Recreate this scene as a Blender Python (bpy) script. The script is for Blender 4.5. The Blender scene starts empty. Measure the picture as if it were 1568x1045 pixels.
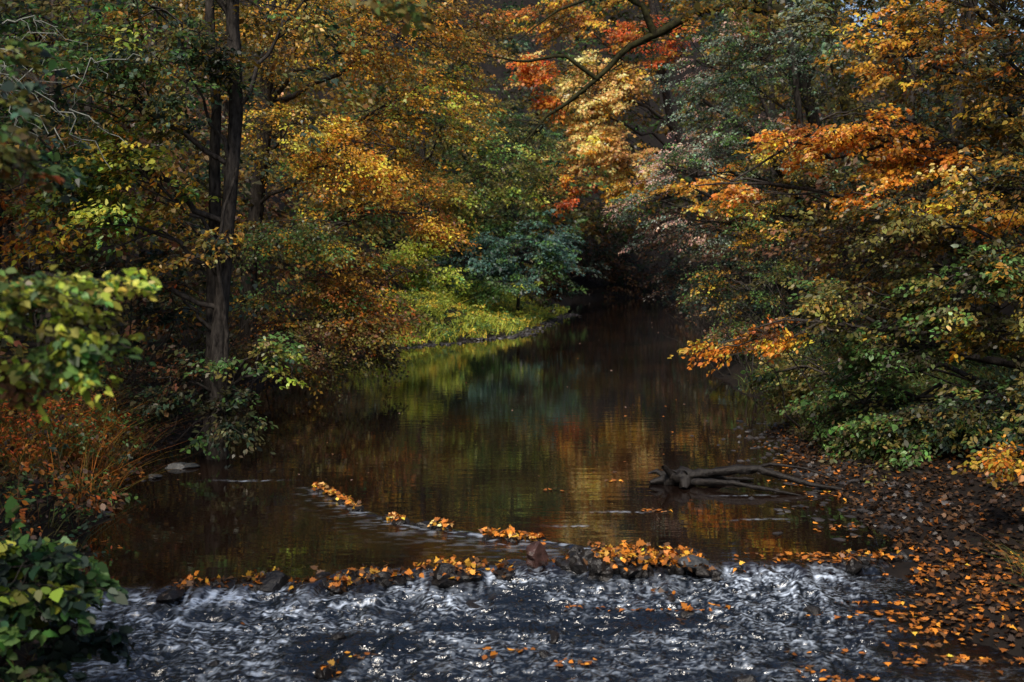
import bpy, math
import numpy as np
rng = np.random.default_rng(11)
scene = bpy.context.scene

# ------------------------------------------------------------------ helpers
def lerp(a, b, t): return a + (b - a) * t
def sstep(t):
    t = np.clip(t, 0, 1); return t * t * (3 - 2 * t)
def norm(v): return v / np.maximum(np.linalg.norm(v, axis=-1, keepdims=True), 1e-9)

class SinNoise:
    def __init__(s, dim, n=9, seed=0):
        r = np.random.default_rng(seed)
        s.k = r.normal(size=(n, dim)); s.k *= (r.uniform(.6, 1.7, (n, 1)) / np.linalg.norm(s.k, axis=1, keepdims=True))
        s.p = r.uniform(0, 6.28, n); s.n = n
    def __call__(s, P):
        return np.sin(P @ s.k.T * 2.5 + s.p).sum(-1) / math.sqrt(s.n / 2.0)
SN3 = SinNoise(3, 9, 3)

class VNoise:
    def __init__(s, seed): s.g = np.random.default_rng(seed).uniform(-1, 1, (256, 256))
    def __call__(s, x, y):
        xi = np.floor(x).astype(int); yi = np.floor(y).astype(int)
        fx = x - xi; fy = y - yi
        fx = fx*fx*fx*(fx*(fx*6-15)+10); fy = fy*fy*fy*(fy*(fy*6-15)+10)
        g = s.g
        a = g[xi & 255, yi & 255]; b = g[(xi+1) & 255, yi & 255]
        c = g[xi & 255, (yi+1) & 255]; d = g[(xi+1) & 255, (yi+1) & 255]
        return lerp(lerp(a, b, fx), lerp(c, d, fx), fy)
V1, V2, V3, V4 = VNoise(1), VNoise(2), VNoise(3), VNoise(4)

def make_obj(name, me, mat, parent=None):
    ob = bpy.data.objects.new(name, me)
    if mat: me.materials.append(mat)
    scene.collection.objects.link(ob)
    if parent: ob.parent = parent
    return ob
def empty(name, loc=(0, 0, 0)):
    e = bpy.data.objects.new(name, None); e.empty_display_size = .3
    scene.collection.objects.link(e); return e

def fast_mesh(name, verts, nface, K, cols=None, idx=None, smooth=False, attrs=None):
    me = bpy.data.meshes.new(name)
    me.vertices.add(len(verts)); me.vertices.foreach_set('co', np.ascontiguousarray(verts, dtype=np.float32).ravel())
    if idx is None: idx = np.arange(nface * K)
    me.loops.add(nface * K); me.loops.foreach_set('vertex_index', np.ascontiguousarray(idx, dtype=np.int32).ravel())
    me.polygons.add(nface); me.polygons.foreach_set('loop_start', (np.arange(nface) * K).astype(np.int32))
    if smooth: me.polygons.foreach_set('use_smooth', np.ones(nface, dtype=bool))
    me.update(calc_edges=True)
    if cols is not None:
        a = me.attributes.new('Col', 'FLOAT_COLOR', 'POINT')
        c = np.ones((len(verts), 4), dtype=np.float32); c[:, :3] = cols
        a.data.foreach_set('color', c.ravel())
    for k, v in (attrs or {}).items():
        a = me.attributes.new(k, 'FLOAT', 'POINT'); a.data.foreach_set('value', np.ascontiguousarray(v, dtype=np.float32).ravel())
    return me

# ------------------------------------------------------------------ materials
def nt(mat):
    mat.use_nodes = True; t = mat.node_tree; t.nodes.clear(); return t
def leaf_material(name, trans=.42, rough=.5, spec=.3):
    m = bpy.data.materials.new(name); t = nt(m); N = t.nodes; L = t.links
    out = N.new('ShaderNodeOutputMaterial'); mix = N.new('ShaderNodeMixShader'); mix.inputs[0].default_value = trans
    p = N.new('ShaderNodeBsdfPrincipled'); tr = N.new('ShaderNodeBsdfTranslucent')
    a = N.new('ShaderNodeAttribute'); a.attribute_name = 'Col'
    L.new(a.outputs['Color'], p.inputs['Base Color']); L.new(a.outputs['Color'], tr.inputs['Color'])
    p.inputs['Roughness'].default_value = rough; p.inputs['Specular IOR Level'].default_value = spec
    L.new(p.outputs[0], mix.inputs[1]); L.new(tr.outputs[0], mix.inputs[2]); L.new(mix.outputs[0], out.inputs[0])
    return m
LEAF = leaf_material('leaf_mat', .42, .42, .45); WETLEAF = leaf_material('wet_leaf_mat', .1, .48, .35)
GRASS = leaf_material('grass_mat', .3, .55, .2)

def rock_material(name, c1, c2, rough=.35, scale=8, bump=.5, spec=.5, c3=None, stretch=None):
    m = bpy.data.materials.new(name); t = nt(m); N = t.nodes; L = t.links
    out = N.new('ShaderNodeOutputMaterial'); p = N.new('ShaderNodeBsdfPrincipled')
    tc = N.new('ShaderNodeTexCoord'); nz = N.new('ShaderNodeTexNoise'); nz.inputs['Scale'].default_value = scale
    nz.inputs['Detail'].default_value = 8; nz.inputs['Roughness'].default_value = .65
    cr = N.new('ShaderNodeValToRGB'); cr.color_ramp.elements[0].position = .35; cr.color_ramp.elements[1].position = .68
    cr.color_ramp.elements[0].color = (*c1, 1); cr.color_ramp.elements[1].color = (*c2, 1)
    bp = N.new('ShaderNodeBump'); bp.inputs['Strength'].default_value = bump; bp.inputs['Distance'].default_value = .03
    if stretch:
        mp = N.new('ShaderNodeMapping'); mp.inputs['Scale'].default_value = stretch
        L.new(tc.outputs['Object'], mp.inputs[0]); L.new(mp.outputs[0], nz.inputs['Vector'])
    else: L.new(tc.outputs['Object'], nz.inputs['Vector'])
    L.new(nz.outputs[0], cr.inputs[0]); L.new(cr.outputs[0], p.inputs['Base Color'])
    L.new(nz.outputs[0], bp.inputs['Height']); L.new(bp.outputs[0], p.inputs['Normal'])
    p.inputs['Roughness'].default_value = rough; p.inputs['Specular IOR Level'].default_value = spec
    L.new(p.outputs[0], out.inputs[0]); return m
BARK = rock_material('bark_mat', (.012, .010, .009), (.085, .074, .065), .85, 11, 1.0, .12, stretch=(1.6, 1.6, .5))
BARK_MOSS = rock_material('mossy_bark_mat', (.012, .010, .007), (.045, .045, .016), .9, 5, 1.0, .1)
TWIG_PALE = rock_material('lichen_twig_mat', (.12, .13, .11), (.3, .31, .28), .9, 12, .5, .1)
ROCK = rock_material('wet_rock_mat', (.004, .004, .005), (.020, .017, .015), .35, 9, .9, .4)
ROCKRED = rock_material('red_rock_mat', (.025, .012, .010), (.085, .042, .035), .4, 10, .9)
ROCKGREY = rock_material('grey_rock_mat', (.02, .022, .025), (.06, .066, .072), .4, 10, .6)
LOGM = rock_material('wet_log_mat', (.005, .004, .004), (.020, .016, .013), .5, 14, 1.0, .3)
SOIL = rock_material('soil_mat', (.005, .004, .0035), (.016, .011, .008), .75, 3.5, 1.0, .2)

# ------------------------------------------------------------------ river layout (metres)
LY = [-80, 5, 7, 8.5, 10, 13, 15.5, 20, 27, 31, 34, 36.5, 41, 57, 78, 90, 110, 400]
LX = [-3.6, -3.0, -3.15, -3.7, -4.1, -5.1, -5.5, -5.7, -6.2, -5.3, -4.2, -3.0, 0.1, 3.0, 4.4, 14, 60, 400]
RY = [-80, 5, 8, 10, 11, 13.5, 16, 18, 19.6, 24, 29, 40, 58, 78, 90, 110, 400]
RX = [4.4, 4.3, 4.1, 4.05, 3.95, 4.2, 4.3, 4.5, 5.5, 5.3, 5.7, 7.5, 10.4, 13.7, 24, 70, 410]
def edgeL(y): return np.interp(y, LY, LX)
def edgeR(y): return np.interp(y, RY, RX)
DROP = .17
def ground_z(x, y):
    x = np.asarray(x, float); y = np.asarray(y, float)
    wob = .22 * V1(x*.9, y*.9) + .12 * V2(x*2.7, y*2.7)
    tl = edgeL(y) - x + wob; tr = x - edgeR(y) + wob
    t = np.maximum(tl, tr)
    left = tl > tr
    bed = -.02 - .55 * sstep(-t / 1.6) - .22 * sstep((10.2 - y) / .6) * sstep(-t / .3)
    spit = sstep((y - 31) / 3) * sstep((64 - y) / 6)
    zl_steep = .42 * sstep(t / .8) + .10 * t
    zl_spit = .20 * np.minimum(t, 4) + .6 * sstep((t - 1.5) / 3)
    zl = lerp(zl_steep, zl_spit, spit)
    gent = sstep((20 - y) / 3)
    zr = lerp(.35 * sstep(t / .8) + .12 * t, .13 * np.minimum(t, 3) + .5 * sstep((t - 2) / 2.5) + .05*np.maximum(t,0), gent)
    z = np.where(left, zl, zr)
    z = z + .68 * np.maximum(t - 6.5, 0)
    z = np.minimum(z, 38 + 3 * V3(x*.05, y*.05))
    z = z + np.where(t > 0, .05 * V2(x*3, y*3) + .03 * V3(x*9, y*9), 0) * np.clip(t, 0, 1)
    z = np.where(t > 0, z, bed)
    return z

def axis(segs):
    out = [segs[0][0]]
    for a, b, st in segs: out += list(np.arange(a + st, b + st*.01, st))
    return np.array(out)
gx = axis([(-320, -60, 20), (-60, -20, 4), (-20, -8, .6), (-8, 9, .1), (9, 21, .6), (21, 61, 4), (61, 321, 20)])
gy = axis([(-120, 0, 10), (0, 4, .5), (4, 22, .1), (22, 60, .4), (60, 120, 3), (120, 420, 25)])
def grid_mesh(name, xs, ys, Z, attrs=None):
    X, Y = np.meshgrid(xs, ys)
    v = np.stack([X.ravel(), Y.ravel(), Z.ravel()], 1)
    nx, ny = len(xs), len(ys)
    i = np.arange(nx - 1)[None] + np.arange(ny - 1)[:, None] * nx
    idx = np.stack([i, i + 1, i + nx + 1, i + nx], -1).reshape(-1)
    return fast_mesh(name, v, (nx-1)*(ny-1), 4, idx=idx, smooth=True, attrs=attrs)
X, Y = np.meshgrid(gx, gy)
ground = make_obj('ground', grid_mesh('ground', gx, gy, ground_z(X, Y)), SOIL)

# ------------------------------------------------------------------ water
WXp = [-4.5, -3.3, -2.4, -1.5, -.5, .3, 1.2, 1.9, 3.1, 4.5]
WYp = [9.4, 9.5, 9.7, 9.75, 10.05, 10.3, 10.2, 10.1, 10.42, 10.6]
def weirY(x): return np.interp(x, WXp, WYp) + .12 * V4(np.asarray(x)*1.7, np.asarray(x)*0+.5)
RIF = np.array([(-2.62, 13.6), (-2.2, 13.0), (-1.95, 12.5), (-1.4, 11.9), (-.76, 11.5), (-.17, 11.15), (.18, 11.07), (.8, 10.75)])
def rif_y(x): return np.interp(x, RIF[:, 0], RIF[:, 1])
ya = np.arange(4.4, 10.9, .0125); yb = np.arange(10.9, 14.6, .028)
wx = np.arange(-5.4, 5.6, .0165); wy = np.r_[ya, yb]
X, Y = np.meshgrid(wx, wy)
s = weirY(X) - Y + .18 * V1(X*3.1, Y*1.0) + .11 * V2(X*8, Y*2)
z = -DROP * (.6 * sstep(s / .35) + .4 * sstep((s-.3) / 1.1))
turb = sstep(s / .35) * lerp(1, .3, sstep((X - 2.6) / 1.2)) * lerp(.4, 1, sstep((X + 3.9) / .8)) * lerp(1, .8, sstep((s - 1.2) / 3))
def wv(f, V, st=.7, wp=.6, o=0.): return V(X*f + wp*V3(X*1.3+o, Y*1.3), Y*f*st + 7.3 + wp*V4(X*1.1, Y*1.3+o))
rid = lambda n: 1 - 2*np.abs(n)
waves = .018 * rid(wv(1.9, V1, 1.7)) + .019 * rid(wv(4.0, V2, 1.8)) + .014 * rid(wv(8, V3, 1.9)) + .008*wv(15, V4, 1.9) + .003*wv(28, V1, 1.8)
z = z + turb * waves
z = z + .035 * np.exp(-((s - .5) / .14) ** 2) * (1 + .9 * V2(X*4, Y*3)) * sstep((3.2-X)/.5)
rd = rif_y(X) - Y; inr = sstep((X + 2.9) / .4) * sstep((1.2 - X) / .4)
rt = inr * sstep(rd / .08 + .6) * np.exp(-np.maximum(rd, 0) / .3)
z = z + rt * (.014 * V2(X*6, Y*9) + .010 * V3(X*13, Y*14))
z = z * sstep((14.4 - Y) / .6)
xprof = np.interp(X, [-4.2, -3.6, -2.9, -2.2, -.3, .1, .5, 1.8, 2.1, 3.0, 3.4], [.15, .65, 1, 1, .95, .6, .25, .3, .75, .4, .03])
gate = sstep((V1(X*2.9+9, Y*.5) + .2) / .4)
f1 = wv(4.2, V2, 2.3, 1.3, 3.); f2 = wv(9, V1, 2.4, 1.4, 8.); f3 = wv(20, V4, 2.2, 1.4, 1.); f4 = wv(34, V3, 2.0, 1.2, 5.)
fil = .8*np.exp(-((f1 - .05) / .08) ** 2) + .75*np.exp(-((f2 + .1) / .12) ** 2) + .55*np.exp(-(f3 / .2) ** 2)
speck = V3(X*45, Y*62)
patch = V3(X*.8 + 3, Y*1.9) * .6 + V1(X*1.9, Y*4.1) * .4
fall = np.exp(-((s - .38 - .12*V3(X*2.6, Y*.3)) / .18) ** 2) * (.12 + .88*gate)
vert = V2(X*28, Y*3.0)
foam_glint = 1.25 * xprof * fall * np.clip(.08 + .7*fil + .6*vert + .3*speck, 0, 1)
foam_glint += 1.2 * xprof * sstep(s / .4) * np.exp(-np.maximum(s-.4, 0) / 1.0) * sstep((patch + .12) / .35) * np.clip(fil - .35 + .4*speck, 0, 1)
dist = np.exp(-np.maximum(s - .4, 0) / 4.0)
foam_glint += turb * dist * (.6 * np.clip(fil - .5 + .45*speck, 0, 1) * sstep((patch + .35) / .6) + .28 * sstep((f4 - .3) / .3) * sstep((patch + .3) / .5)) * sstep((waves + .005) / .03)  # fine pale specks paint bluish sky glints on the chop, over real froth
foam_glint = foam_glint + rt * np.clip(.9 * V1(X*9, Y*22) - .12, 0, 1) * .9
for (ax, ay, wl, ww) in [(-3.6, 14.0, .35, .04), (.72, 11.6, .22, .04), (1.35, 12.25, .35, .04), (2.9, 11.9, .25, .03), (3.0,13.1,.3,.03)]:
    foam_glint += .5 * np.exp(-((X-ax)/wl)**2 - ((Y-ay-.05*V1(X*4, Y))/ww)**2) * np.clip(.3 + V2(X*20, Y*20), 0, 1)
foam_glint = np.clip(foam_glint, 0, 1)
chop = np.clip(.004 + turb * 1.0 + rt * .6, 0, 1)
near = grid_mesh('water_near', wx, wy, z, {'foam_glint': foam_glint, 'chop': chop})

wm = bpy.data.materials.new('river_water_mat'); t = nt(wm); N = t.nodes; L = t.links
out = N.new('ShaderNodeOutputMaterial'); p = N.new('ShaderNodeBsdfPrincipled')
p.inputs['IOR'].default_value = 1.45; p.inputs['Specular IOR Level'].default_value = .85
geo = N.new('ShaderNodeNewGeometry')
def mapped(sx, sy):
    mp = N.new('ShaderNodeMapping'); mp.inputs['Scale'].default_value = (sx, sy, 1); L.new(geo.outputs['Position'], mp.inputs[0]); return mp
def noise(mp, sc, det=3):
    n = N.new('ShaderNodeTexNoise'); n.inputs['Scale'].default_value = sc; n.inputs['Detail'].default_value = det; L.new(mp.outputs[0], n.inputs['Vector']); return n
af = N.new('ShaderNodeAttribute'); af.attribute_name = 'foam_glint'
ac = N.new('ShaderNodeAttribute'); ac.attribute_name = 'chop'
nb = noise(mapped(.6, .35), 1.0, 5)
cr = N.new('ShaderNodeValToRGB'); cr.color_ramp.elements[0].position = .35; cr.color_ramp.elements[1].position = .7
cr.color_ramp.elements[0].color = (.003, .0025, .003, 1); cr.color_ramp.elements[1].color = (.017, .0085, .0045, 1)
L.new(nb.outputs[0], cr.inputs[0])
mc = N.new('ShaderNodeMix'); mc.data_type = 'RGBA'; mc.inputs['B'].default_value = (.002, .0035, .006, 1)
L.new(ac.outputs['Fac'], mc.inputs['Factor']); L.new(cr.outputs[0], mc.inputs['A'])
mx = N.new('ShaderNodeMix'); mx.data_type = 'RGBA'; mx.inputs['B'].default_value = (.60, .70, .85, 1)
L.new(af.outputs['Fac'], mx.inputs['Factor']); L.new(mc.outputs['Result'], mx.inputs['A']); L.new(mx.outputs['Result'], p.inputs['Base Color'])
mr = N.new('ShaderNodeMapRange'); mr.inputs[3].default_value = .012; mr.inputs[4].default_value = .45
L.new(af.outputs['Fac'], mr.inputs[0]); L.new(mr.outputs[0], p.inputs['Roughness'])
r1 = noise(mapped(1.0, 3.4), 1.5, 3); r2 = noise(mapped(1, 1.8), 18, 3)
b1 = N.new('ShaderNodeBump'); b1.inputs['Distance'].default_value = .02; b1.inputs['Strength'].default_value = .10
b2 = N.new('ShaderNodeBump'); b2.inputs['Distance'].default_value = .024
ms = N.new('ShaderNodeMath'); ms.operation = 'MULTIPLY'; ms.inputs[1].default_value = .85
L.new(ac.outputs['Fac'], ms.inputs[0]); L.new(ms.outputs[0], b2.inputs['Strength'])
L.new(r1.outputs[0], b1.inputs['Height']); L.new(r2.outputs[0], b2.inputs['Height']); L.new(b1.outputs[0], b2.inputs['Normal'])
L.new(b2.outputs[0], p.inputs['Normal']); L.new(p.outputs[0], out.inputs[0])
river = empty('river_water')
make_obj('weir_and_rapids_surface', near, wm, river)
def quad_mesh(name, quads, chopv):
    v = np.array(quads, float).reshape(-1, 3)
    return fast_mesh(name, v, len(quads), 4, attrs={'foam_glint': np.zeros(len(v)), 'chop': np.full(len(v), chopv)})
y1 = wy[-1]; x0, x1 = wx[0], wx[-1]; y0 = wy[0]
make_obj('pool_surface', quad_mesh('pool', [[(-60, y1, 0), (60, y1, 0), (60, 130, 0), (-60, 130, 0)]], .004), wm, river)
make_obj('downstream_surface', quad_mesh('down', [[(-6, -80, -DROP), (6, -80, -DROP), (6, y0, -DROP), (-6, y0, -DROP)]], .9), wm, river)

# ------------------------------------------------------------------ leaves
T_SIMPLE = np.array([(0, 0, 0), (.45, .29, .05), (1, 0, -.10), (.45, -.29, .05)])
T_OVAL = np.array([(0, 0, 0), (.22, .2, .03), (.6, .27, .04), (1, 0, -.12), (.6, -.27, .04), (.22, -.2, .03)])
T_MAPLE = np.array([(0, 0, 0), (.05, .28, .03), (.2, .25, .02), (.32, .5, .06), (.5, .24, .02), (.62, .34, .0), (.72, .13, -.04), (1, 0, -.14),
                    (.72, -.13, -.04), (.62, -.34, .0), (.5, -.24, .02), (.32, -.5, .06), (.2, -.25, .02), (.05, -.28, .03)])
T_BRAM = np.array([(0, 0, 0), (.08, .2, .03), (.25, .3, .05), (.33, .26, .03), (.5, .33, .05), (.6, .24, .02), (.75, .2, .0), (1, 0, -.14),
                    (.75, -.2, .0), (.6, -.24, .02), (.5, -.33, .05), (.33, -.26, .03), (.25, -.3, .05), (.08, -.2, .03)])
def leaf_mesh(name, pos, d, n, size, col, T, mat, parent=None):
    x = norm(d); zz = n - (n * x).sum(-1, keepdims=True) * x; zz = norm(zz); yy = np.cross(zz, x)
    K = len(T); sz = np.broadcast_to(np.asarray(size).reshape(-1, 1, 1), (len(pos), 1, 1))
    curl = 1 + rng.normal(0, 1.2, (len(pos), 1, 1)); wid = np.exp(rng.normal(0, .18, (len(pos), 1, 1)))
    v = pos[:, None] + sz * (T[None, :, 0:1] * x[:, None] + wid * T[None, :, 1:2] * yy[:, None] + curl * T[None, :, 2:3] * zz[:, None])
    me = fast_mesh(name, v.reshape(-1, 3), len(pos), K, cols=np.repeat(np.clip(col, 0, .88), K, 0))
    return make_obj(name, me, mat, parent)

C = dict(O=(.82, .285, .035), DO=(.44, .145, .026), G=(.64, .335, .035), DG_=(.32, .185, .027), Y=(.70, .50, .065), YG=(.34, .40, .055), GR=(.09, .17, .045),
         DK=(.032, .060, .034), BG=(.08, .16, .13), GG=(.20, .26, .19), PK=(.50, .31, .24), R=(.68, .125, .03), BR=(.14, .070, .030), OL=(.17, .148, .036),
         PE=(.88, .50, .17), DOL=(.070, .068, .028), DBR=(.052, .032, .022))
def pal(sx): return np.array([C[k] for k in sx.split()])
def pick(P, palette, f=.7, sc=.25):
    u = np.clip(.5 + .22 * SN3(P * f) + rng.normal(0, sc, len(P)), 0, .999)
    return palette[(u * len(palette)).astype(int)]

class Foliage:
    def __init__(s, face=.3): s.p, s.d, s.n, s.z, s.c = [], [], [], [], []; s.face = face
    def sprays(s, cen, dr, m, Ls, Ws, droop, size, cols, tilt=.55):
        k = len(cen)
        dr = norm(dr); up = np.array([0, 0, 1.0])
        side = norm(np.cross(dr, up) + 1e-6); upn = np.cross(side, dr)
        Lk = Ls * rng.uniform(.6, 1.35, (k, 1))
        t = rng.uniform(0, 1, (k, m)); w = rng.uniform(-1, 1, (k, m)) * (1.05 - t**1.5)
        off = (t*Lk)[..., None] * dr[:, None] + (w * Ws * Lk/Ls)[..., None] * side[:, None]
        off = off + rng.normal(0, .05 * Ls, (k, m))[..., None] * upn[:, None]
        off[..., 2] -= droop * (t**2 + .5*w**2) * Lk
        pos = cen[:, None] + off
        ld = dr[:, None] * .7 + side[:, None] * np.sign(w)[..., None] * .7 + rng.normal(0, .35, (k, m, 3)); ld[..., 2] -= .35
        nn = up + rng.normal(0, tilt, (k, m, 3)) + np.array([0, -s.face, 0])
        sz = size * np.exp(np.clip(rng.normal(0, .25, (k, m)), -.6, .5))
        cc = cols[:, None] * np.exp(rng.normal(0, .3, (k, m)))[..., None] * np.exp(rng.normal(0, .12, (k, m, 3)))
        s.p.append(pos.reshape(-1, 3)); s.d.append(ld.reshape(-1, 3)); s.n.append(nn.reshape(-1, 3)); s.z.append(sz.ravel()); s.c.append(cc.reshape(-1, 3))
    def build(s, name, T, mat, parent=None):
        return leaf_mesh(name, np.concatenate(s.p), np.concatenate(s.d), np.concatenate(s.n), np.concatenate(s.z), np.concatenate(s.c), T, mat, parent)

class Tubes:
    def __init__(s): s.v, s.f, s.o = [], [], 0
    def add(s, pts, rad, sides=5, rough=0.0):
        pts = np.asarray(pts, float); n = len(pts); rad = np.broadcast_to(rad, n)
        tan = norm(np.gradient(pts, axis=0)); ref = np.array([0, 1.0, .1]) if abs(tan[0][1]) < .8 else np.array([1.0, 0, .1])
        a = norm(np.cross(tan, ref)); b = np.cross(tan, a)
        th = np.arange(sides) / sides * 2 * math.pi
        r = rad[:, None] * (1 + rough * rng.normal(0, 1, (n, sides)))
        ring = pts[:, None] + r[..., None] * (np.cos(th)[None, :, None] * a[:, None] + np.sin(th)[None, :, None] * b[:, None])
        s.v.append(ring.reshape(-1, 3))
        i = np.arange(n-1)[:, None] * sides; j = np.arange(sides)[None]; j2 = (j + 1) % sides
        s.f.append((np.stack([i+j, i+j2, i+sides+j2, i+sides+j], -1).reshape(-1, 4)) + s.o); s.o += n * sides
    def build(s, name, mat, parent=None):
        v = np.concatenate(s.v); f = np.concatenate(s.f)
        return make_obj(name, fast_mesh(name, v, len(f), 4, idx=f.ravel(), smooth=True), mat, parent)
def curve(a, b, n=7, sag=.0, wob=.05):
    a = np.asarray(a, float); b = np.asarray(b, float); t = np.linspace(0, 1, n)[:, None]
    p = a + (b - a) * t; Ln = np.linalg.norm(b - a)
    p[:, 2] += sag * Ln * 4 * (t * (1 - t))[:, 0]
    p[1:-1] += rng.normal(0, wob * Ln / n * 2, (n - 2, 3)); return p
def resample(pts, n):
    pts = np.asarray(pts, float); s_ = np.r_[0, np.cumsum(np.linalg.norm(np.diff(pts, axis=0), axis=1))]
    q = np.linspace(0, s_[-1], n); return np.stack([np.interp(q, s_, pts[:, k]) for k in range(3)], 1)

def tree(name, trunks, blobs, size, Ls=.7, m=22, T=T_SIMPLE, bark=BARK, droop=.25, wratio=.45, tilt=.55, twigs=.25, leafmat=LEAF, attz=.78, limbr=1.0, nk=1.0, face=.3):
    e = empty(name); tb = Tubes(); F = Foliage(face)
    tr_pts = None
    for pts, r0, r1 in trunks:
        q = resample(pts, 26); q[1:] += np.cumsum(rng.normal(0, .012, (25, 3)), 0) * [1, 1, 0]
        rr = np.linspace(r0, r1, 26); rr[0] *= 1.4; rr[1] *= 1.15
        tb.add(q, rr, 12, .07)
        if tr_pts is None: tr_pts = q
    for (cx, cy, cz, rx, ry, rz, ns, pl) in blobs:
        ns = int(ns * nk)
        c = np.array([cx, cy, cz]); R = np.array([rx, ry, rz]); P = pal(pl)
        za = np.clip(cz * attz, tr_pts[0, 2] + .3, tr_pts[-1, 2]); ai = np.argmin(abs(tr_pts[:, 2] - za)); att = tr_pts[ai]
        ln = np.linalg.norm(c - att)
        limb = curve(att, c + (c-att)/max(ln, .1)*rx*.5, 10, .06, .12)
        tb.add(limb, np.linspace(.02 + .010 * ln, .010, 10) * limbr, 6, .06)
        ncl = max(4, ns // 9)
        cl = norm(rng.normal(0, 1, (ncl, 3))) * rng.uniform(.25, 1.0, (ncl, 1)) ** .6
        ci = rng.integers(0, ncl, ns)
        pos = c + (cl[ci] + rng.normal(0, .17, (ns, 3))) * R
        outw = norm((c - att) * [1, 1, .3] + 1e-4) * .7 + (pos - c) / R * .7 + rng.normal(0, .45, (ns, 3)); outw[:, 2] = outw[:, 2] * .35 - .08
        pos = pos - norm(outw) * Ls * .4
        gz = ground_z(pos[:, 0], pos[:, 1]); keep = pos[:, 2] > np.maximum(gz, 0) + .12
        pos, outw, cic = pos[keep], outw[keep], ci[keep]
        clb = np.exp(rng.normal(0, .34, ncl))
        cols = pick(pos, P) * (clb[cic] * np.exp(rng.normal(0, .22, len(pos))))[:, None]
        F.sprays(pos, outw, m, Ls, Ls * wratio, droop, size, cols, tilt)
        for q in cl:
            tgt = c + q * R; st = limb[rng.integers(3, 10)]
            tb.add(curve(st, tgt, 6, .05, .14), np.linspace(.012 + .0018*ln, .005, 6) * min(1, limbr*1.3), 4)
        k = int(len(pos) * twigs)
        for i in rng.choice(len(pos), k, replace=False) if k else []:
            st = c + cl[cic[i]] * R; dd = norm(outw[i:i+1])[0]
            tb.add([st, pos[i], pos[i] + dd * Ls * .5 - [0, 0, droop*.15*Ls], pos[i] + dd * Ls * .95 - [0, 0, droop * .8 * Ls]], np.array([.007, .006, .005, .002]) * min(1, limbr*1.3), 3)
    tb.build('trunk_and_branches', bark, e); F.build('foliage', T, leafmat, e)
    return e

# ---- alder on the left bank, twin trunks
tree('alder_tree', [
    ([(-4.5, 15.6, -.3), (-4.47, 15.6, .8), (-4.46, 15.6, 1.8), (-4.40, 15.6, 2.8), (-4.24, 15.6, 4.0), (-4.16, 15.6, 5.2), (-4.22, 15.6, 7), (-4.1, 15.7, 10.5)], .135, .075),
    ([(-4.72, 15.9, -.2), (-4.66, 15.9, 1.5), (-4.66, 15.9, 3), (-4.6, 15.9, 5.5), (-4.8, 16, 8.5)], .11, .06),
    ([(-4.36, 15.5, .9), (-4.22, 15.45, 1.8), (-4.36, 15.4, 3.0), (-4.1, 15.3, 4.4)], .04, .02)],
    [(-6.6, 15, 5.9, 1.9, 1.6, 1.2, 180, 'DK GR GR OL YG'), (-7.3, 14.5, 4.4, 1.3, 1.4, 1.0, 120, 'DK GR GR OL DO'),
     (-5.55, 15, 4.3, .9, .9, .75, 130, 'GR YG Y YG G O'), (-6.1, 14.6, 3.7, 1.0, .9, .6, 90, 'GR YG G DO'),
     (-5.2, 15, 6.6, 1.3, 1.2, .8, 110, 'DK OL GR DG_'), (-3.2, 16, 7.0, 1.3, 1.2, .8, 80, 'DK GR OL DG_'), (-4.7, 14.9, 5.6, .9, .6, .7, 70, 'DK OL GR DG_'), (-4.6, 15.0, 3.3, .8, .4, .6, 22, 'DK OL DG_'),
     (-5.8, 15, 8.6, 2.4, 2.2, 1.2, 80, 'DK GR OL'), (-3.6, 15.5, 9.0, 2, 2, 1.2, 60, 'DK GR OL G'),
     (-6.9, 15.5, 2.7, 1.2, 1.0, .8, 80, 'DK GR BR OL'), (-5.5, 16.2, 2.6, .8, .8, .6, 40, 'DK BR DO GR'), (-3.75, 15.2, 1.55, .6, .5, .4, 20, 'DK GR OL'), (-4.3, 15.1, .75, .8, .35, .4, 46, 'GR DK DOL'), (-5.0, 15.2, 1.2, .6, .4, .6, 40, 'DK DOL BR'), (-3.4, 15.2, 1.4, .3, .3, .3, 8, 'GR YG')],
    .078, .55, 22, twigs=.35, T=T_OVAL)

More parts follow.
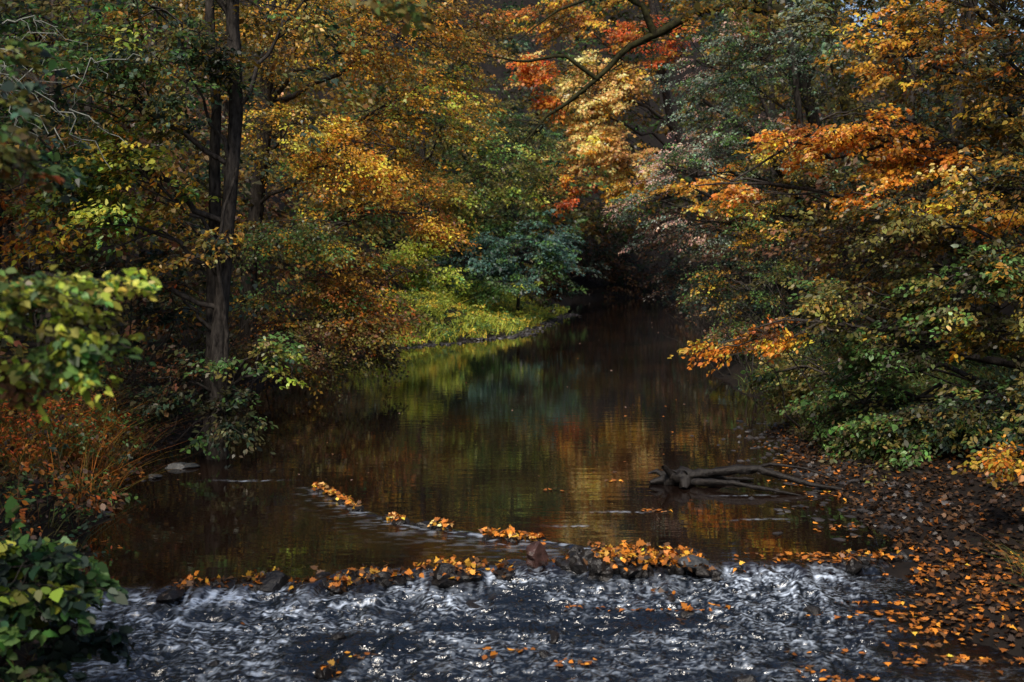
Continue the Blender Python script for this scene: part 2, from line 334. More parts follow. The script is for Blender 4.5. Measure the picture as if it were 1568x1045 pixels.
# ---- golden beech overhanging the pool
tree('beech_tree', [([(-6.4, 24.5, 0), (-6.3, 24.5, 3), (-5.9, 24.4, 6), (-5.6, 24.3, 12)], .22, .1),
                    ([(-7.3, 25.5, 0), (-7.0, 25.5, 5), (-7.2, 25.5, 11)], .16, .07)],
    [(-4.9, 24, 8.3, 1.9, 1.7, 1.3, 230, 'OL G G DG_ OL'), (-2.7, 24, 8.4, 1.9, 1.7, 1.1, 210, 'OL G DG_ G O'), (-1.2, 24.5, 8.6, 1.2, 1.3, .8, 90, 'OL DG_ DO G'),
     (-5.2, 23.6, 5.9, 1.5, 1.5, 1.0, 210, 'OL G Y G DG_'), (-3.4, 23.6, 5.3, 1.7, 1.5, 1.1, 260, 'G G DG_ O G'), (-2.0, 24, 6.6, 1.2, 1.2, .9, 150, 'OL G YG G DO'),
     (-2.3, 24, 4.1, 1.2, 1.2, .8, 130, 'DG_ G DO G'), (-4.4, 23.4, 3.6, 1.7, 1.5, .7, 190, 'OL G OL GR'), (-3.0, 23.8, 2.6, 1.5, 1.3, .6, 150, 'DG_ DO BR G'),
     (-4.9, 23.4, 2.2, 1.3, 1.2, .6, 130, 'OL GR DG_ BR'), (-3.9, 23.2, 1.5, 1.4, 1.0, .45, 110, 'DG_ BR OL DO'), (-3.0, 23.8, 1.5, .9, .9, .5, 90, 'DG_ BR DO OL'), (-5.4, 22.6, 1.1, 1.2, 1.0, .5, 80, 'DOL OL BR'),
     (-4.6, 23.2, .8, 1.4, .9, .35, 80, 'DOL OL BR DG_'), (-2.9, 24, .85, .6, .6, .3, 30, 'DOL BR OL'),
     (-3.5, 24, 11, 3.2, 2.4, 1.4, 100, 'OL DG_ G'), (-1.6, 25, 10.6, 2.2, 2, 1.1, 70, 'OL G DO'), (-6.3, 24, 10, 1.8, 1.8, 1.8, 90, 'OL DOL DG_')],
    .072, .75, 28, droop=.3, face=.5)

# ---- far green trees behind the spit
tree('hazel_tree', [([(-5, 53, .3), (-4.8, 53, 5), (-4.4, 53, 13)], .2, .1)],
    [(-.6, 48, 7.2, 2.4, 2, 1.8, 190, 'GR OL YG OL'), (-2.9, 48, 9.6, 2.6, 2, 1.8, 160, 'DK GR G DG_'), (1.3, 50, 8.0, 1.5, 2, 2.2, 100, 'DK GR DK OL'),
     (-3.2, 46, 5.6, 2, 2, 1.2, 140, 'GR YG OL DG_'), (-5.0, 45, 3.3, 1.6, 1.2, .9, 120, 'YG YG Y YG'), (-3.6, 45, 2.6, 1.5, 1.3, .8, 100, 'GR YG YG'), (-1.2, 49, 5.0, 1.8, 1.4, 1.0, 110, 'GR OL GR DK'),
     (-1.6, 50, 13, 3.0, 2.4, 2.2, 110, 'OL DG_ DG_')], .13, 1.0, 24)
tree('ivy_bush', [([(.3, 49, .3), (.3, 49, 1.5), (.3, 49, 3)], .1, .05)],
    [(.3, 47.5, 3.3, 2.2, 1.4, 1.3, 200, 'BG BG GR BG'), (1.6, 48, 4.2, 1.5, 1.4, 1.2, 110, 'BG GR BG'), (-1.9, 47, 2.9, 1.8, 1.4, 1.2, 140, 'BG GR DK BG'),
     (-.5, 46.5, 1.9, 2.2, 1.2, .6, 100, 'GR BG YG'), (2.8, 51, 2.2, 1.4, 1.2, 1.2, 70, 'BR DK BG')], .13, .8, 26, face=.6)

# ---- orange maple at the bend of the river
tree('maple_tree', [([(13.0, 64, .3), (12.5, 64, 6), (9.5, 62, 12), (8, 61, 21)], .38, .16)],
    [(5.6, 60, 13.2, 2.7, 2.2, 2.1, 300, 'G PE PE PE PE'), (4.5, 60, 9.8, 1.9, 1.8, 1.9, 220, 'PE PE O PE PE'), (3.1, 60, 7.3, 1.3, 1.2, .9, 70, 'O R PE O'),
     (1.8, 58, 14.0, 1.6, 1.4, 1.1, 90, 'O R O PE'), (7.8, 60, 16, 2.5, 2.2, 1.4, 110, 'DO R G DG_'), (11.2, 57, 7.0, 1.8, 1.5, 1.3, 90, 'PE O G'),
     (6.7, 60, 8.6, 1.7, 1.6, 1.9, 150, 'PE PE PE G'), (2.4, 60, 17.3, 3.1, 2.2, 1.7, 110, 'DG_ G DO'), (7.1, 62, 20.8, 4.2, 2.6, 2.5, 90, 'DO G DG_'), (2.3, 59, 11.8, 1.1, 1.1, .8, 40, 'O R O')],
    .165, 1.1, 27, T=T_OVAL, face=.9)
tbm = Tubes()
tbm.add(resample([(11, 36, 11.5), (8.2, 36, 12.0), (6.6, 36, 11.9), (5.5, 36, 11.2), (4.0, 36, 10.5), (3.3, 36, 9.7), (2.0, 36, 8.6), (1.2, 36, 8.1), (.4, 36, 7.1)], 30), np.linspace(.24, .03, 30), 8, .1)
tbm.add(resample([(5.0, 36, 11.0), (4.6, 35.8, 11.9), (3.8, 35.8, 12.4), (3.6, 35.8, 13.6)], 10), np.linspace(.14, .06, 10), 6, .1)
tbm.add(resample([(3.0, 36, 9.4), (1.8, 35.6, 10.2), (.4, 35.5, 9.9), (-1.2, 35.4, 10.2), (-2.4, 35.4, 10.9)], 14), np.linspace(.08, .015, 14), 6, .1)
tbm.add(resample([(9, 36, 12.2), (6.5, 35.5, 13.2), (4.0, 35.4, 12.6), (1.5, 35.2, 11.6), (.2, 35.2, 10.6)], 18), np.linspace(.14, .02, 18), 6, .1)
tbm.add(resample([(13, 36.5, 0), (12.6, 36.3, 6), (11, 36, 11.5), (10.4, 36, 15)], 12), np.linspace(.34, .2, 12), 10, .05)
for _ in range(40):
    i = rng.uniform(0, 1); a = np.array([lerp(8, .6, i), 36, np.interp(i, [0, .4, 1], [11.9, 10.9, 7.4])])
    c_ = curve(a, a + rng.normal(0, 1, 3) * [1.3, .6, 1.0], 7, .05, .2); tbm.add(c_, np.linspace(.03, .006, 7), 4)
    tbm.add(curve(c_[3], c_[3] + rng.normal(0, .5, 3), 5, 0, .2), np.linspace(.012, .004, 5), 3)
oak = empty('oak_tree'); tbm.build('mossy_trunk_and_limbs', BARK_MOSS, oak)
F = Foliage(); cc = np.array([9.5, 36.5, 14.5]) + rng.normal(0, 1, (120, 3)) * [2.4, 1.5, 1.2]
F.sprays(cc, rng.normal(0, 1, (120, 3)) * [1, 1, .2], 24, .9, .4, .3, .12, pick(cc, pal('G DG_ OL DG_')))
cc = np.array([4.5, 35.5, 13.2]) + rng.normal(0, 1, (46, 3)) * [2.2, .8, .4]
F.sprays(cc, rng.normal(0, 1, (46, 3)) * [1, 1, .2], 24, .8, .4, .3, .12, pick(cc, pal('O DO R DG_'))); F.build('foliage', T_SIMPLE, LEAF, oak)

# ---- grey-green willow, right of centre
tree('willow_tree', [([(9.6, 29, .4), (9.2, 29, 4), (8.2, 28.6, 8), (7.6, 28.4, 12)], .25, .1), ([(9.9, 29.5, .4), (8.6, 29, 4), (6.8, 28.4, 6.4), (5.2, 28, 7.4)], .14, .05)],
    [(5.5, 28, 8.2, 1.2, 1.6, 1.3, 150, 'GG GR GG DK PK'), (7.2, 28, 8.2, 1.9, 1.8, 1.4, 210, 'GG DK GR GG OL'), (4.4, 27.6, 5.6, .8, 1.1, .8, 90, 'PK GG GG PK GR'),
     (5.8, 27.5, 6.3, 1.6, 1.4, 1.1, 180, 'GG GR PK GG G'), (3.2, 27.8, 4.6, .6, .9, .45, 36, 'GG GR PK'), (7.4, 27.4, 5.6, 1.4, 1.3, 1.0, 130, 'G OL GG DG_'),
     (4.5, 28, 3.9, 1.3, 1.2, .6, 90, 'BR DBR GG PK'), (6.5, 27.5, 4.0, 1.4, 1.2, .8, 120, 'GR G OL G'), (6.2, 28, 10.4, 2.5, 2, 1.2, 110, 'GG DK GR OL'), (9, 28, 10, 2.2, 2, 1.8, 120, 'DK OL GG'),
     (6.2, 27, 2.3, 1.3, 1.2, .8, 120, 'OL GR DK DG_'), (4.9, 30, 2.4, 1.2, 1.2, .8, 80, 'DBR BR DK'), (5.7, 26.5, 1.1, .8, 1.0, .5, 60, 'OL BR GR'), (7.4, 28, 13, 3, 2, 1.5, 70, 'DK OL')],
    .062, .6, 31, twigs=.5, T=T_OVAL, face=.5)

# ---- right bank: field maple with orange sprays
tree('field_maple_tree', [([(10.6, 19, .6), (10.2, 19, 4), (9.6, 18.8, 7), (9.3, 18.6, 12)], .24, .1), ([(10.2, 18.6, .6), (8.8, 18.4, 3.6), (7.3, 18, 5.0), (5.4, 17.7, 5.3), (3.9, 17.6, 4.4)], .08, .015)],
    [(5.9, 17.8, 5.3, 1.2, .9, .4, 90, 'O G O PE'), (7.2, 17.6, 4.7, 1.2, .9, .45, 130, 'G O O PE G'), (4.9, 17.8, 5.0, .9, .8, .4, 46, 'O DO G'), (3.6, 18.5, 4.3, .8, .7, .35, 30, 'O PE G'),
     (7.2, 17.8, 6.6, 1.5, 1.2, .8, 140, 'DG_ G O DG_ OL'), (8.6, 17.5, 5.9, 1.1, 1.1, .8, 100, 'DG_ OL G DG_'), (7.8, 17.4, 3.8, .9, .8, .5, 60, 'O G G'), (6.2, 17.6, 4.1, .9, .8, .4, 50, 'O G O'),
     (8.3, 18, 8.3, 2.2, 2, 1.2, 150, 'OL OL DG_ G'), (5.5, 18.5, 7.1, .9, .9, .5, 50, 'GG OL GR'), (6.6, 19.5, 3.3, 1.5, 1.2, 1.0, 150, 'OL DOL DG_ BR'), (8.2, 19, 4.6, 1.6, 1.3, 1.4, 160, 'DOL DG_ OL'),
     (9.6, 18.5, 7.2, 1.2, 1.2, 1.2, 80, 'OL DOL DG_'), (6.8, 18.6, 8.2, 1.1, 1, .8, 80, 'OL G GG')],
    .076, .5, 25, T=T_OVAL, twigs=.45, droop=.25, face=.8)
# ---- darker tree, right foreground
tree('hornbeam_tree', [([(8.6, 14.5, .5), (8.4, 14.5, 3), (8.2, 14.3, 6), (8, 14.2, 10)], .2, .09)],
    [(6.3, 14.3, 2.7, 1.1, 1, .55, 160, 'OL DOL GR DG_'), (5.0, 14.8, 2.3, .9, .9, .5, 90, 'OL OL GR DG_'), (6.9, 13.8, 1.9, .7, .9, .45, 90, 'GR G OL DOL'), (5.7, 15, 1.6, .9, .8, .4, 100, 'OL GR DOL GR'),
     (4.2, 16.5, 1.9, .6, .6, .3, 30, 'DO G O BR'), (3.7, 17.5, 1.55, .55, .6, .3, 24, 'O Y G PE'), (6.8, 14.3, 4.0, 1.0, 1, .7, 110, 'DOL OL DK DG_'), (7.0, 14.2, 5.6, 1.0, 1, .8, 80, 'DOL DK DG_'),
     (5.6, 14.9, 3.5, .8, .8, .5, 60, 'OL DOL DG_'), (6.3, 14.0, 1.0, .8, .8, .45, 110, 'GR OL DK DOL'), (7.4, 14, 7.4, 1.5, 1.5, 1.2, 60, 'DK DOL'), (5.3, 15.6, .85, .8, .9, .5, 130, 'GR DOL GR OL'), (4.9, 18, 1.0, .7, .9, .5, 90, 'DK GR OL'),
     (5.5, 14.3, .6, .6, .6, .3, 70, 'GR OL GR DOL'), (4.9, 15.9, .5, .5, .9, .3, 60, 'GR DOL OL'), (6.6, 12.6, 1.25, .5, .7, .4, 60, 'DOL OL DK')],
    .07, .5, 26, T=T_OVAL, twigs=.4)
tree('yellow_sapling', [([(6.0, 10.2, .3), (5.8, 10.2, .9), (5.5, 10.2, 1.3)], .03, .012)],
    [(5.0, 10.4, 1.05, .38, .35, .14, 36, 'G O Y G'), (5.35, 10.2, .75, .35, .35, .16, 24, 'G Y O')], .055, .3, 15, T=T_OVAL, limbr=.5)
tree('dogwood_shrub', [([(6.3, 29, .2), (6.2, 29, .6), (6.1, 29, 1.0)], .04, .02)],
    [(6.0, 28.6, .9, .55, .5, .4, 60, 'YG Y GG YG')], .09, .4, 20)

# ---- out-of-focus saplings on the near left
tree('sycamore_sapling', [([(-3.9, 4.6, .3), (-3.6, 4.7, 2.0), (-3.3, 4.8, 3.4), (-3.1, 4.8, 4.8)], .05, .02)],
    [(-2.25, 4.9, 2.80, .38, .4, .22, 90, 'YG YG YG GR OL'), (-1.98, 5.0, 2.58, .22, .25, .14, 40, 'YG YG GR GR'), (-2.5, 4.9, 3.45, .35, .3, .25, 34, 'DK DO GR OL'), (-2.35, 5.1, 2.45, .3, .3, .12, 34, 'GR YG BR'), (-2.35, 4.8, 3.85, .25, .3, .2, 16, 'DK GR OL')],
    .047, .22, 12, T=T_BRAM, twigs=.6, attz=1.0, limbr=.3)
tree('lime_sapling', [([(-4.6, 6.6, .3), (-4.3, 6.6, 3), (-3.8, 6.5, 5.4), (-1.6, 5.9, 5.4), (-.6, 5.6, 4.9)], .05, .012)],
    [(-.70, 5.6, 4.46, .30, .25, .10, 12, 'OL GR DG_'), (-3.35, 6.6, 4.3, .35, .4, .25, 26, 'DK GR OL DO'), (-3.1, 6.7, 3.6, .3, .3, .25, 20, 'GR DK OL')],
    .055, .24, 10, T=T_BRAM, twigs=.6, attz=1.05, limbr=.25)
tree('bramble_bush', [([(-3.4, 6.5, .2), (-3.2, 6.5, .6), (-3.1, 6.5, .9)], .02, .01)],
    [(-3.1, 6.5, .95, .42, .4, .38, 100, 'GR GR DK YG'), (-3.25, 6.1, .65, .45, .4, .35, 70, 'DK GR GR'), (-3.0, 6.9, .50, .35, .4, .3, 50, 'GR DK DK'), (-3.5,7.6,.7,.4,.4,.3,30,'DK GR BR'), (-2.9, 5.7, .35, .35, .4, .3, 40, 'DK GR DOL')],
    .075, .22, 13, T=T_BRAM, twigs=.6, limbr=.4, tilt=.7)
lt = Tubes()
for _ in range(16):
    a = np.array([-6.3, 12.2, 5.2]) + rng.normal(0, 1, 3) * [.5, .3, .3]
    b = a + np.array([rng.uniform(.3, 1.1), 0, rng.uniform(-.8, .3)]); c_ = curve(a, b, 9, .1, .25)
    lt.add(c_, np.linspace(.012, .004, 9), 4)
    for k in range(4):
        q = c_[rng.integers(2, 8)]; lt.add(curve(q, q + rng.normal(0, .18, 3) + [.08, 0, -.1], 5, .0, .2), np.linspace(.006, .003, 5), 3)
lt.add(curve((-8.5, 12.6, 5.0), (-6.0, 12.2, 5.3), 12, .05, .12), np.linspace(.03, .010, 12), 5)
lt.build('bare_lichen_branches', TWIG_PALE)

# ---- unseen canopy trees added beside the viewer to shade both sides of view
for sx, nm in ((-1, 'added_shade_tree'), (1, 'added_shade_tree')):
    tree(nm, [([(sx*8.5, 3, .8), (sx*8.3, 3, 5), (sx*8, 3, 12)], .25, .12)],
        [(sx*7.0, 3.2, 8.5, 2.6, 3, 2.0, 120, 'DK GR OL'), (sx*8.2, 9.5, 9.5, 2.6, 3, 1.6, 130, 'DK GR OL'), (sx*7.6, -1, 9, 3, 3, 2.4, 70, 'DK GR OL'), (sx*8.3, 8, 4.2, 1.8, 2.5, 1.8, 80, 'DK OL BR'),
         (sx*8.4, 12.5, 11.5, 2.4, 2.4, 1.5, 70, 'DK OL GR')],
        .24, 1.0, 22)

# ---- distant/backing woodland as one mass
wood = empty('background_woodland'); F = Foliage(); tb = Tubes()
def mass(x0, x1, ya, yb, z0, z1, ns, pl, size, Ls=1.4, m=24, dark=1.0):
    ncl = ns // 8
    cc = np.stack([rng.uniform(x0, x1, ncl), rng.uniform(ya, yb, ncl), rng.uniform(0, 1, ncl)], 1)
    g = ground_z(cc[:, 0], cc[:, 1]); cc[:, 2] = g * .6 + z0 + cc[:, 2] * (z1 - z0)
    ci = rng.integers(0, ncl, ns); pos = cc[ci] + rng.normal(0, .9, (ns, 3)) * [1, 1, .6]
    gz = np.maximum(ground_z(pos[:, 0], pos[:, 1]), 0); k = pos[:, 2] > gz + .1
    t_ = np.maximum(edgeL(pos[:, 1]) - pos[:, 0], pos[:, 0] - edgeR(pos[:, 1])); k &= (t_ > -.6) | (pos[:, 2] > 4)
    pos, ci = pos[k], ci[k]
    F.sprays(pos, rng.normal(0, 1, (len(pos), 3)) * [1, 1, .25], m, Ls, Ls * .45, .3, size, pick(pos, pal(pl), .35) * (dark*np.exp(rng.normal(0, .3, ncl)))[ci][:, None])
mass(-16, -9, 12, 32, 0, 10, 1300, 'DK DOL OL BR GR', .18)
mass(-8.6, -6.3, 17, 30, .3, 7, 700, 'DK DOL BR DG_', .13, 1.0)
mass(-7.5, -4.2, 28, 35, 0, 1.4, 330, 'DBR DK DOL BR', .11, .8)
mass(-18, -5, 32, 50, 0, 16, 1600, 'OL OL DG_ GR DG_', .21)
mass(9.5, 17, 13, 34, 0, 12, 1400, 'DK DOL OL DG_ DOL', .18)
mass(7, 16, 24, 34, 9, 15, 480, 'DK OL DG_', .18)
mass(7.8, 9.8, 19, 34, 0, 6, 700, 'DK DOL OL BR', .13, 1.0)
mass(10.5, 22, 34, 60, 0, 17, 1400, 'DOL OL BR DG_ DK', .21)
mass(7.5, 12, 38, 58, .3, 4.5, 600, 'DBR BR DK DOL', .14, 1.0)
mass(-14, 24, 67, 82, 5, 27, 2300, 'DK DOL OL DG_ GR', .33, 2.0)
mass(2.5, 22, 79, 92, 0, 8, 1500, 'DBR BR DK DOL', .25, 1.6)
mass(-8, 2.5, 54, 66, 0, 12, 1000, 'DK DOL OL GR', .23)
for _ in range(46):
    sd = rng.choice([-1, 1]); yy_ = rng.uniform(20, 80); xx = (edgeL(yy_) - rng.uniform(2, 9)) if sd < 0 else (edgeR(yy_) + rng.uniform(2, 9))
    g = float(ground_z(xx, yy_)); h = rng.uniform(8, 16); ln = rng.normal(0, 1.2)
    if yy_ > 33 and xx < 6: continue
    tb.add(resample([(xx, yy_, g-.2), (xx + ln*.3, yy_, g + h*.4), (xx + ln, yy_, g + h)], 12), np.linspace(rng.uniform(.12, .25), .05, 12), 7, .05)
for _ in range(260):
    sd = rng.choice([-1, 1]); yy_ = rng.uniform(16, 60); xx = (edgeL(yy_) - rng.uniform(-.4, 2)) if sd < 0 else (edgeR(yy_) + rng.uniform(-.4, 2))
    if sd < 0 and yy_ > 34: continue
    g = max(float(ground_z(xx, yy_)), 0)
    tb.add(curve((xx, yy_, g), (xx - sd*rng.uniform(-.4, 1.6), yy_, g + rng.uniform(.8, 3.2)), 7, .08, .12), np.linspace(.02, .004, 7), 3)
F.build('foliage', T_SIMPLE, LEAF, wood); tb.build('trunks_and_stems', BARK, wood)

# ------------------------------------------------------------------ grasses (quad-strip blades)
def grass(name, n, xf, yf, h, w, pl, lean=.35, cond=None, tufts=None, bend=.35):
    if tufts:
        tx = rng.uniform(*xf, tufts); ty = rng.uniform(*yf, tufts); ti = rng.integers(0, tufts, n)
        x = tx[ti] + rng.normal(0, .12, n); y = ty[ti] + rng.normal(0, .12, n)
    else: x = rng.uniform(*xf, n); y = rng.uniform(*yf, n)
    z_ = ground_z(x, y); k = z_ > .02
    if cond is not None: k &= cond(x, y)
    P = np.stack([x, y, z_ - .02], 1)[k]; q = len(P)
    hh = h * np.exp(rng.normal(0, .35, q))[:, None]
    ln = rng.normal(0, 1, (q, 2)) * lean; side = np.stack([-ln[:, 1], ln[:, 0], np.zeros(q)], 1) + rng.normal(0, .2, (q, 3)) * [1, 1, 0]; side = norm(side)
    V = []
    for tt, ww in ((0, 1), (.35, .9), (.7, .6), (1, .12)):
        c0 = P + hh * np.concatenate([ln * (tt*.5 + bend*2*tt**2), np.full((q, 1), tt - bend*.6*tt**2.2)], 1)
        V += [c0 - side * w * .5 * ww, c0 + side * w * .5 * ww]
    V = np.stack(V, 1).reshape(-1, 3)
    b = (np.arange(q) * 8)[:, None, None]; qd = np.array([[0, 1, 3, 2], [2, 3, 5, 4], [4, 5, 7, 6]])[None]
    c_ = pick(P, pal(pl), 1.2) * np.exp(rng.normal(0, .3, q))[:, None]
    return make_obj(name, fast_mesh(name, V, q*3, 4, cols=np.repeat(np.clip(c_, 0, .8), 8, 0), idx=(b + qd).ravel()), GRASS)
grass('dry_reeds', 4600, (-7.8, -4.75), (11.8, 15.5), .5, .009, 'DO BR DG_ OL BR DG_', .7, tufts=150)
grass('bank_grass', 5000, (-8.5, -3.0), (6.5, 15), .26, .010, 'DOL BR OL DK', .7)
grass('spit_grass', 26000, (-7, 3.2), (35, 60), .26, .035, 'YG YG GR Y YG', .8, cond=lambda x, y: (edgeL(y) - x < 5.5) & (V1(x*1.2, y*.8) > -.45))
grass('green_grass', 10000, (4.9, 8.5), (14.4, 24), .24, .010, 'GR OL GR OL DOL', .8, tufts=700)
grass('verge_grass', 9000, (4.6, 7.5), (6.4, 9.4), .22, .008, 'GR OL BR DG_ DOL', .7)
def herbs(name, n, yr, xr, hr, m, Ls, size, pl, cond, T=T_SIMPLE):
    y = rng.uniform(*yr, n); x = rng.uniform(*xr, n); k = cond(x, y); x, y = x[k], y[k]; F = Foliage()
    P = np.stack([x, y, ground_z(x, y) + rng.uniform(*hr, len(x))], 1)
    F.sprays(P, rng.normal(0, 1, (len(P), 3)) * [1, 1, .3], m, Ls, Ls*.6, .2, size, pick(P, pal(pl), .8), .4); F.build(name, T, LEAF)
herbs('spit_herbs', 2600, (35.5, 60), (-7, 3), (.04, .5), 18, .5, .10, 'YG Y YG GR GR YG', lambda x, y: (edgeL(y) - x > .15) & (edgeL(y) - x < 6) & (V2(x*.9, y*.7) > -.35))
herbs('bank_undergrowth', 1500, (7, 22), (-9, -4.2), (.05, .5), 15, .4, .06, 'DK GR BR DOL DO DBR', lambda x, y: edgeL(y) - x > .0, T_OVAL)
herbs('bank_undergrowth', 1900, (13.6, 30), (4.6, 10), (.05, .7), 16, .45, .055, 'GR OL OL GR DOL DK', lambda x, y: x - edgeR(y) > .55, T_OVAL)
herbs('bank_undergrowth', 260, (8.5, 13.5), (5.8, 8.5), (.05, .4), 16, .4, .055, 'DK OL BR DOL GR', lambda x, y: x - edgeR(y) > 1.8, T_OVAL)
herbs('fern_clump', 300, (12, 15.5), (-7.6, -5.3), (.1, .8), 20, .5, .05, 'BR DO DBR GR DG_ R', lambda x, y: edgeL(y) - x > .1, T_OVAL)

# ------------------------------------------------------------------ rocks
import bmesh
def rocks(name, items, mat, sub=2):
    bm = bmesh.new()
    for (x, y, z_, sx, sy, sz) in items:
        r = bmesh.ops.create_icosphere(bm, subdivisions=sub, radius=1.0)
        vs = np.array([v.co[:] for v in r['verts']]); sd = rng.uniform(0, 50, 3)
        dsp = 1 + .26 * SN3(vs * .8 + sd) + .12 * SN3(vs * 2.2 + sd)
        vs = vs * dsp[:, None]
        for _ in range(4):
            nv = norm(rng.normal(0, 1, (1, 3)))[0]; dd = vs @ nv; lim = rng.uniform(.55, .8)
            vs = vs - np.maximum(dd - lim, 0)[:, None] * nv * .85
        a = rng.uniform(0, 6.28); R = np.array([[math.cos(a), -math.sin(a)], [math.sin(a), math.cos(a)]])
        vs = vs * [sx, sy, sz]; vs[:, :2] = vs[:, :2] @ R.T
        for v, c_ in zip(r['verts'], vs + [x, y, z_]): v.co = c_
    me = bpy.data.meshes.new(name); bm.to_mesh(me); bm.free()
    return make_obj(name, me, mat)
items = []; piles = []
for cx, nn, rr in [(-3.05, 3, .10), (-2.75, 2, .07), (-2.42, 6, .12), (-1.95, 3, .07), (-1.75, 4, .09), (-1.28, 7, .12), (-.92, 2, .08), (-.5, 7, .14), (-.12, 2, .09), (.5, 4, .10), (2.35, 2, .07), (3.5, 3, .09), (3.8, 3, .09)]:
    for _ in range(nn):
        x = cx + rng.normal(0, .11); y = weirY(x) + rng.normal(-.08, .10); r = rr * rng.uniform(.6, 1.15)
        items.append((x, y, -.045, r*1.3, r, r * rng.uniform(.65, .9))); piles.append((x, y, -.045 + r*.7, r if cx < 2 else r*.4))
for _ in range(24):
    x = rng.uniform(-3.6, 3.8); y = weirY(x) + rng.normal(0, .07); r = rng.uniform(.04, .08); items.append((x, y, -.05, r*1.3, r, r*.8))
for _ in range(60):
    x = rng.uniform(.5, 1.95); y = weirY(x) + rng.normal(.0, .14); r = rng.uniform(.05, .11); items.append((x, y, -.02, r*1.2, r, r*.95))
for _ in range(50):
    x = rng.uniform(-3, 3); y = weirY(x) - rng.uniform(.2, 1.0) * rng.choice([1, 1, 2.6]); r = rng.uniform(.04, .10)
    items.append((x, y, -DROP - .005, r*1.3, r, r*.75))
    if rng.uniform() < .35: piles.append((x, y, -DROP + r*.6, r*.6))
rocks('weir_rocks', items, ROCK, 3)
items = []
for f0, f1, n in [(0, .13, 14), (.15, .27, 12), (.40, .47, 8), (.57, .66, 9), (.78, 1.0, 16), (0, 1, 10)]:
    for _ in range(n):
        i = rng.uniform(f0, f1); x = lerp(-2.65, .35, i); y = rif_y(x) + rng.normal(0, .07); r = rng.uniform(.03, .085); items.append((x, y, -.012, r*1.5, r, r*.7))
rocks('riffle_stones', items, ROCK)
rocks('red_rock', [(.24, 10.24, .04, .14, .11, .10)], ROCKRED, 3)
rocks('flat_rock', [(1.8, 10.06, 0.03, .16, .12, .07)], ROCKGREY, 3)
rocks('grey_rock', [(-4.75, 14.9, .03, .2, .13, .07), (-4.95, 14.2, .01, .12, .1, .05)], ROCKGREY, 3)
items = []
for _ in range(520):
    y = rng.uniform(11, 19.5); x = edgeR(y) + rng.normal(.05, .5); r = rng.uniform(.02, .07); items.append((x, y, max(float(ground_z(x, y)), -.02) + r*.1, r*1.3, r, r*.6))
for _ in range(300):
    y = rng.uniform(35.5, 58); x = edgeL(y) + rng.normal(.05, .3); r = rng.uniform(.04, .12); items.append((x, y, max(float(ground_z(x, y)), 0) + r*.1, r*1.3, r, r*.6))
for _ in range(40):
    y = rng.uniform(12, 16); x = edgeL(y) + rng.normal(0, .3); r = rng.uniform(.03, .08); items.append((x, y, max(float(ground_z(x, y)), -.03), r*1.3, r, r*.6))
rocks('bank_gravel', items, rock_material('gravel_mat', (.010, .009, .009), (.055, .05, .05), .45, 5, .5), 1)

# ------------------------------------------------------------------ driftwood log
lg = Tubes()
lg.add(resample([(1.85, 13.75, .03), (2.15, 13.85, .08), (2.5, 13.8, .13), (2.9, 13.75, .19), (3.3, 13.75, .21), (3.65, 13.6, .13), (3.95, 13.45, .06), (4.3, 13.35, .03)], 34), np.interp(np.linspace(0, 1, 34), [0, .15, .3, .7, 1], [.03, .11, .065, .045, .02]), 9, .2)
lg.add(resample([(2.1, 13.8, .05), (2.3, 13.55, .16), (2.25, 13.45, .02)], 8), np.linspace(.1, .05, 8), 8, .25)
lg.add(resample([(2.2, 13.8, .0), (2.1, 13.7, .2), (2.0, 13.6, .26)], 7), np.linspace(.09, .02, 7), 7, .25)
lg.add(resample([(2.15, 13.8, .02), (1.95, 13.9, .16), (1.85, 13.9, .12)], 7), np.linspace(.06, .015, 7), 7, .25)
lg.add(resample([(2.4, 13.7, .05), (2.9, 13.4, .10), (3.3, 13.2, .06), (3.7, 13.1, .0)], 16), np.linspace(.05, .012, 16), 7, .18)
lg.add(resample([(3.2, 13.75, .2), (3.5, 13.9, .25), (3.9, 13.8, .22), (4.35, 13.6, .1)], 12), np.linspace(.03, .008, 12), 6, .15)
lg.add(resample([(2.6, 13.8, .1), (2.9, 13.95, .04), (3.3, 14.0, .02)], 7), np.linspace(.05, .015, 7), 6, .15)
lg.build('driftwood_log', LOGM)

# ------------------------------------------------------------------ fallen leaves
def litter(name, P, pl, size, tilt=.35, bright=1.0, T=T_MAPLE, mat=WETLEAF):
    q = len(P); a = rng.uniform(0, 6.28, q)
    d = np.stack([np.cos(a), np.sin(a), rng.normal(0, tilt*.5, q)], 1); nn = np.array([0, 0, 1.0]) + rng.normal(0, tilt, (q, 3))
    c_ = pal(pl)[rng.integers(0, len(pl.split()), q)] * (bright * np.exp(rng.normal(0, .42, q)))[:, None]
    leaf_mesh(name, P, d, nn, size * np.exp(rng.normal(0, .22, q)), c_, T, mat)
L_ = []
for (x, y, zt, r) in piles:
    n = int(rng.uniform(110, 320) * r) if rng.uniform() < .8 else 3
    L_.append(np.stack([x + rng.normal(0, r*.75, n), y + rng.normal(.0, r*.6, n), np.full(n, zt) + rng.uniform(-.05, .03, n)], 1))
n = 900; x = rng.uniform(.52, 1.9, n); e_ = np.sin((x - .5) / 1.4 * math.pi) * (.7+.5*V1(x*5, x*0))
k = V2(x*4, x*0+2) > -.55
L_.append(np.stack([x, weirY(x) + rng.normal(.02, .13, n), .04 + e_ * rng.uniform(0, .16, n)], 1)[k])
n = 24; x = rng.uniform(2.9, 3.9, n); L_.append(np.stack([x, weirY(x) + rng.normal(0, .06, n), rng.uniform(.0, .04, n)], 1))
litter('weir_leaf_pile', np.concatenate(L_), 'O DO DO BR DBR BR O G', .062, .8, .8)
L_ = []
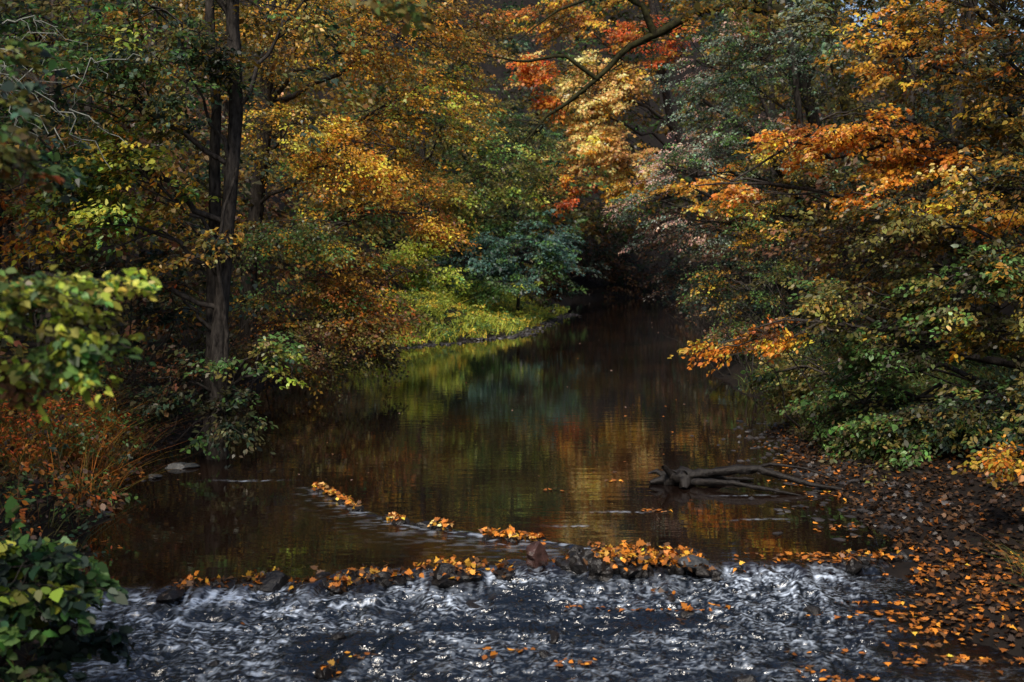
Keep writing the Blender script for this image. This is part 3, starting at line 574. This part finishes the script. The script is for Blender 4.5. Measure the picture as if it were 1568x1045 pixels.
for f0, f1, n in [(0, .13, 80), (.15, .27, 70), (.40, .47, 36), (.57, .66, 44), (.78, 1.0, 150)]:
    i = rng.uniform(f0, f1, n); x = lerp(-2.62, .35, i); L_.append(np.stack([x, rif_y(x) + rng.normal(0, .055, n), rng.uniform(.01, .075, n)], 1))
litter('riffle_leaf_pile', np.concatenate(L_), 'O DO O DO G BR PE', .06, .6, .85)
n = 30000; y = rng.uniform(5.5, 22, n); x = edgeR(y) + rng.uniform(-.4, 5, n); z_ = ground_z(x, y); k = z_ > np.where(y < 10, -DROP-.02, -.01)
P = np.stack([x, y, z_ + rng.uniform(.01, .05, n)], 1)[k]
litter('bank_leaf_litter', P, 'BR BR DBR DBR DBR DBR BR DO', .056, .5, .5)
n = 6000; y = rng.uniform(6, 22, n); x = edgeL(y) - rng.uniform(-.1, 4, n); z_ = ground_z(x, y); k = z_ > 0
litter('bank_leaf_litter', np.stack([x, y, z_ + rng.uniform(.01, .05, n)], 1)[k], 'BR DBR DBR DBR BR', .056, .45, .5)
L_ = []
for _ in range(90):
    y = rng.uniform(7.2, 10.6); x = edgeR(y) + .5 - abs(rng.normal(0, 1.1)); n = rng.integers(4, 22)
    L_.append(np.stack([x + rng.normal(0, .26, n), y + rng.normal(0, .018, n), np.zeros(n)], 1))
for _ in range(36):
    y = rng.uniform(11, 18); x = edgeR(y) - abs(rng.normal(0, .3)); n = rng.integers(3, 10)
    L_.append(np.stack([x + rng.normal(0, .16, n), y + rng.normal(0, .05, n), np.zeros(n)], 1))
for (x, y, n) in [(1.4, 13.95, 9), (1.75, 12.3, 14), (.5, 13.4, 6), (.1, 8.3, 7), (.5, 8.0, 12), (-1.2, 8.15, 9), (.6, 9.3, 12), (1.9, 9.3, 8), (2.3, 7.9, 9), (2.6, 7.7, 7), (2.9, 14.1, 10), (.2, 7.3, 5)]:
    L_.append(np.stack([x + rng.normal(0, .10, n), y + rng.normal(0, .035, n), np.zeros(n)], 1))
P = np.concatenate(L_); P[:, 2] = np.maximum(np.where(weirY(P[:, 0]) - P[:, 1] > .25, -DROP + .025, .006), ground_z(P[:, 0], P[:, 1]) + .02) + rng.uniform(0, .012, len(P))
litter('floating_leaves', P, 'O DO O BR DO DO BR', .054, .18, .75)
n = 130; y = 14 + 40 * rng.uniform(0, 1, n) ** 1.6; x = lerp(edgeL(y), edgeR(y), rng.uniform(.04, .96, n))
litter('drifting_leaves', np.stack([x, y, np.full(n, .006)], 1), 'BR BR PK DO BR', .045, .12, .8)

# ------------------------------------------------------------------ light and sky
w = bpy.data.worlds.new('World'); scene.world = w; w.use_nodes = True; t = w.node_tree; N = t.nodes; L = t.links
bg = N['Background']; sky = N.new('ShaderNodeTexSky'); sky.sky_type = 'NISHITA'; sky.sun_disc = False
EL, AZ = math.radians(53), math.radians(198)
sky.sun_elevation = EL; sky.sun_rotation = AZ; sky.dust_density = 2.0
L.new(sky.outputs[0], bg.inputs[0]); bg.inputs[1].default_value = .15
from mathutils import Vector
sd = Vector((math.sin(AZ) * math.cos(EL), math.cos(AZ) * math.cos(EL), math.sin(EL)))
sl = bpy.data.lights.new('sun', 'SUN'); sl.energy = 4.5; sl.angle = math.radians(14); sl.color = (1, .9, .77)
so = bpy.data.objects.new('sun', sl); so.rotation_euler = (-sd).to_track_quat('-Z', 'Y').to_euler(); so.location = (0, 0, 40); scene.collection.objects.link(so)

cam = bpy.data.cameras.new('camera'); cam.lens = 36; cam.sensor_width = 36; cam.shift_y = -.0778; cam.clip_end = 1500
cam.dof.use_dof = True; cam.dof.focus_distance = 14; cam.dof.aperture_fstop = 1.8
co = bpy.data.objects.new('camera', cam); co.location = (0, 0, 3); co.rotation_euler = (math.radians(90), 0, 0); scene.collection.objects.link(co); scene.camera = co
scene.view_settings.view_transform = 'Standard'; scene.view_settings.look = 'None'; scene.view_settings.exposure = 0
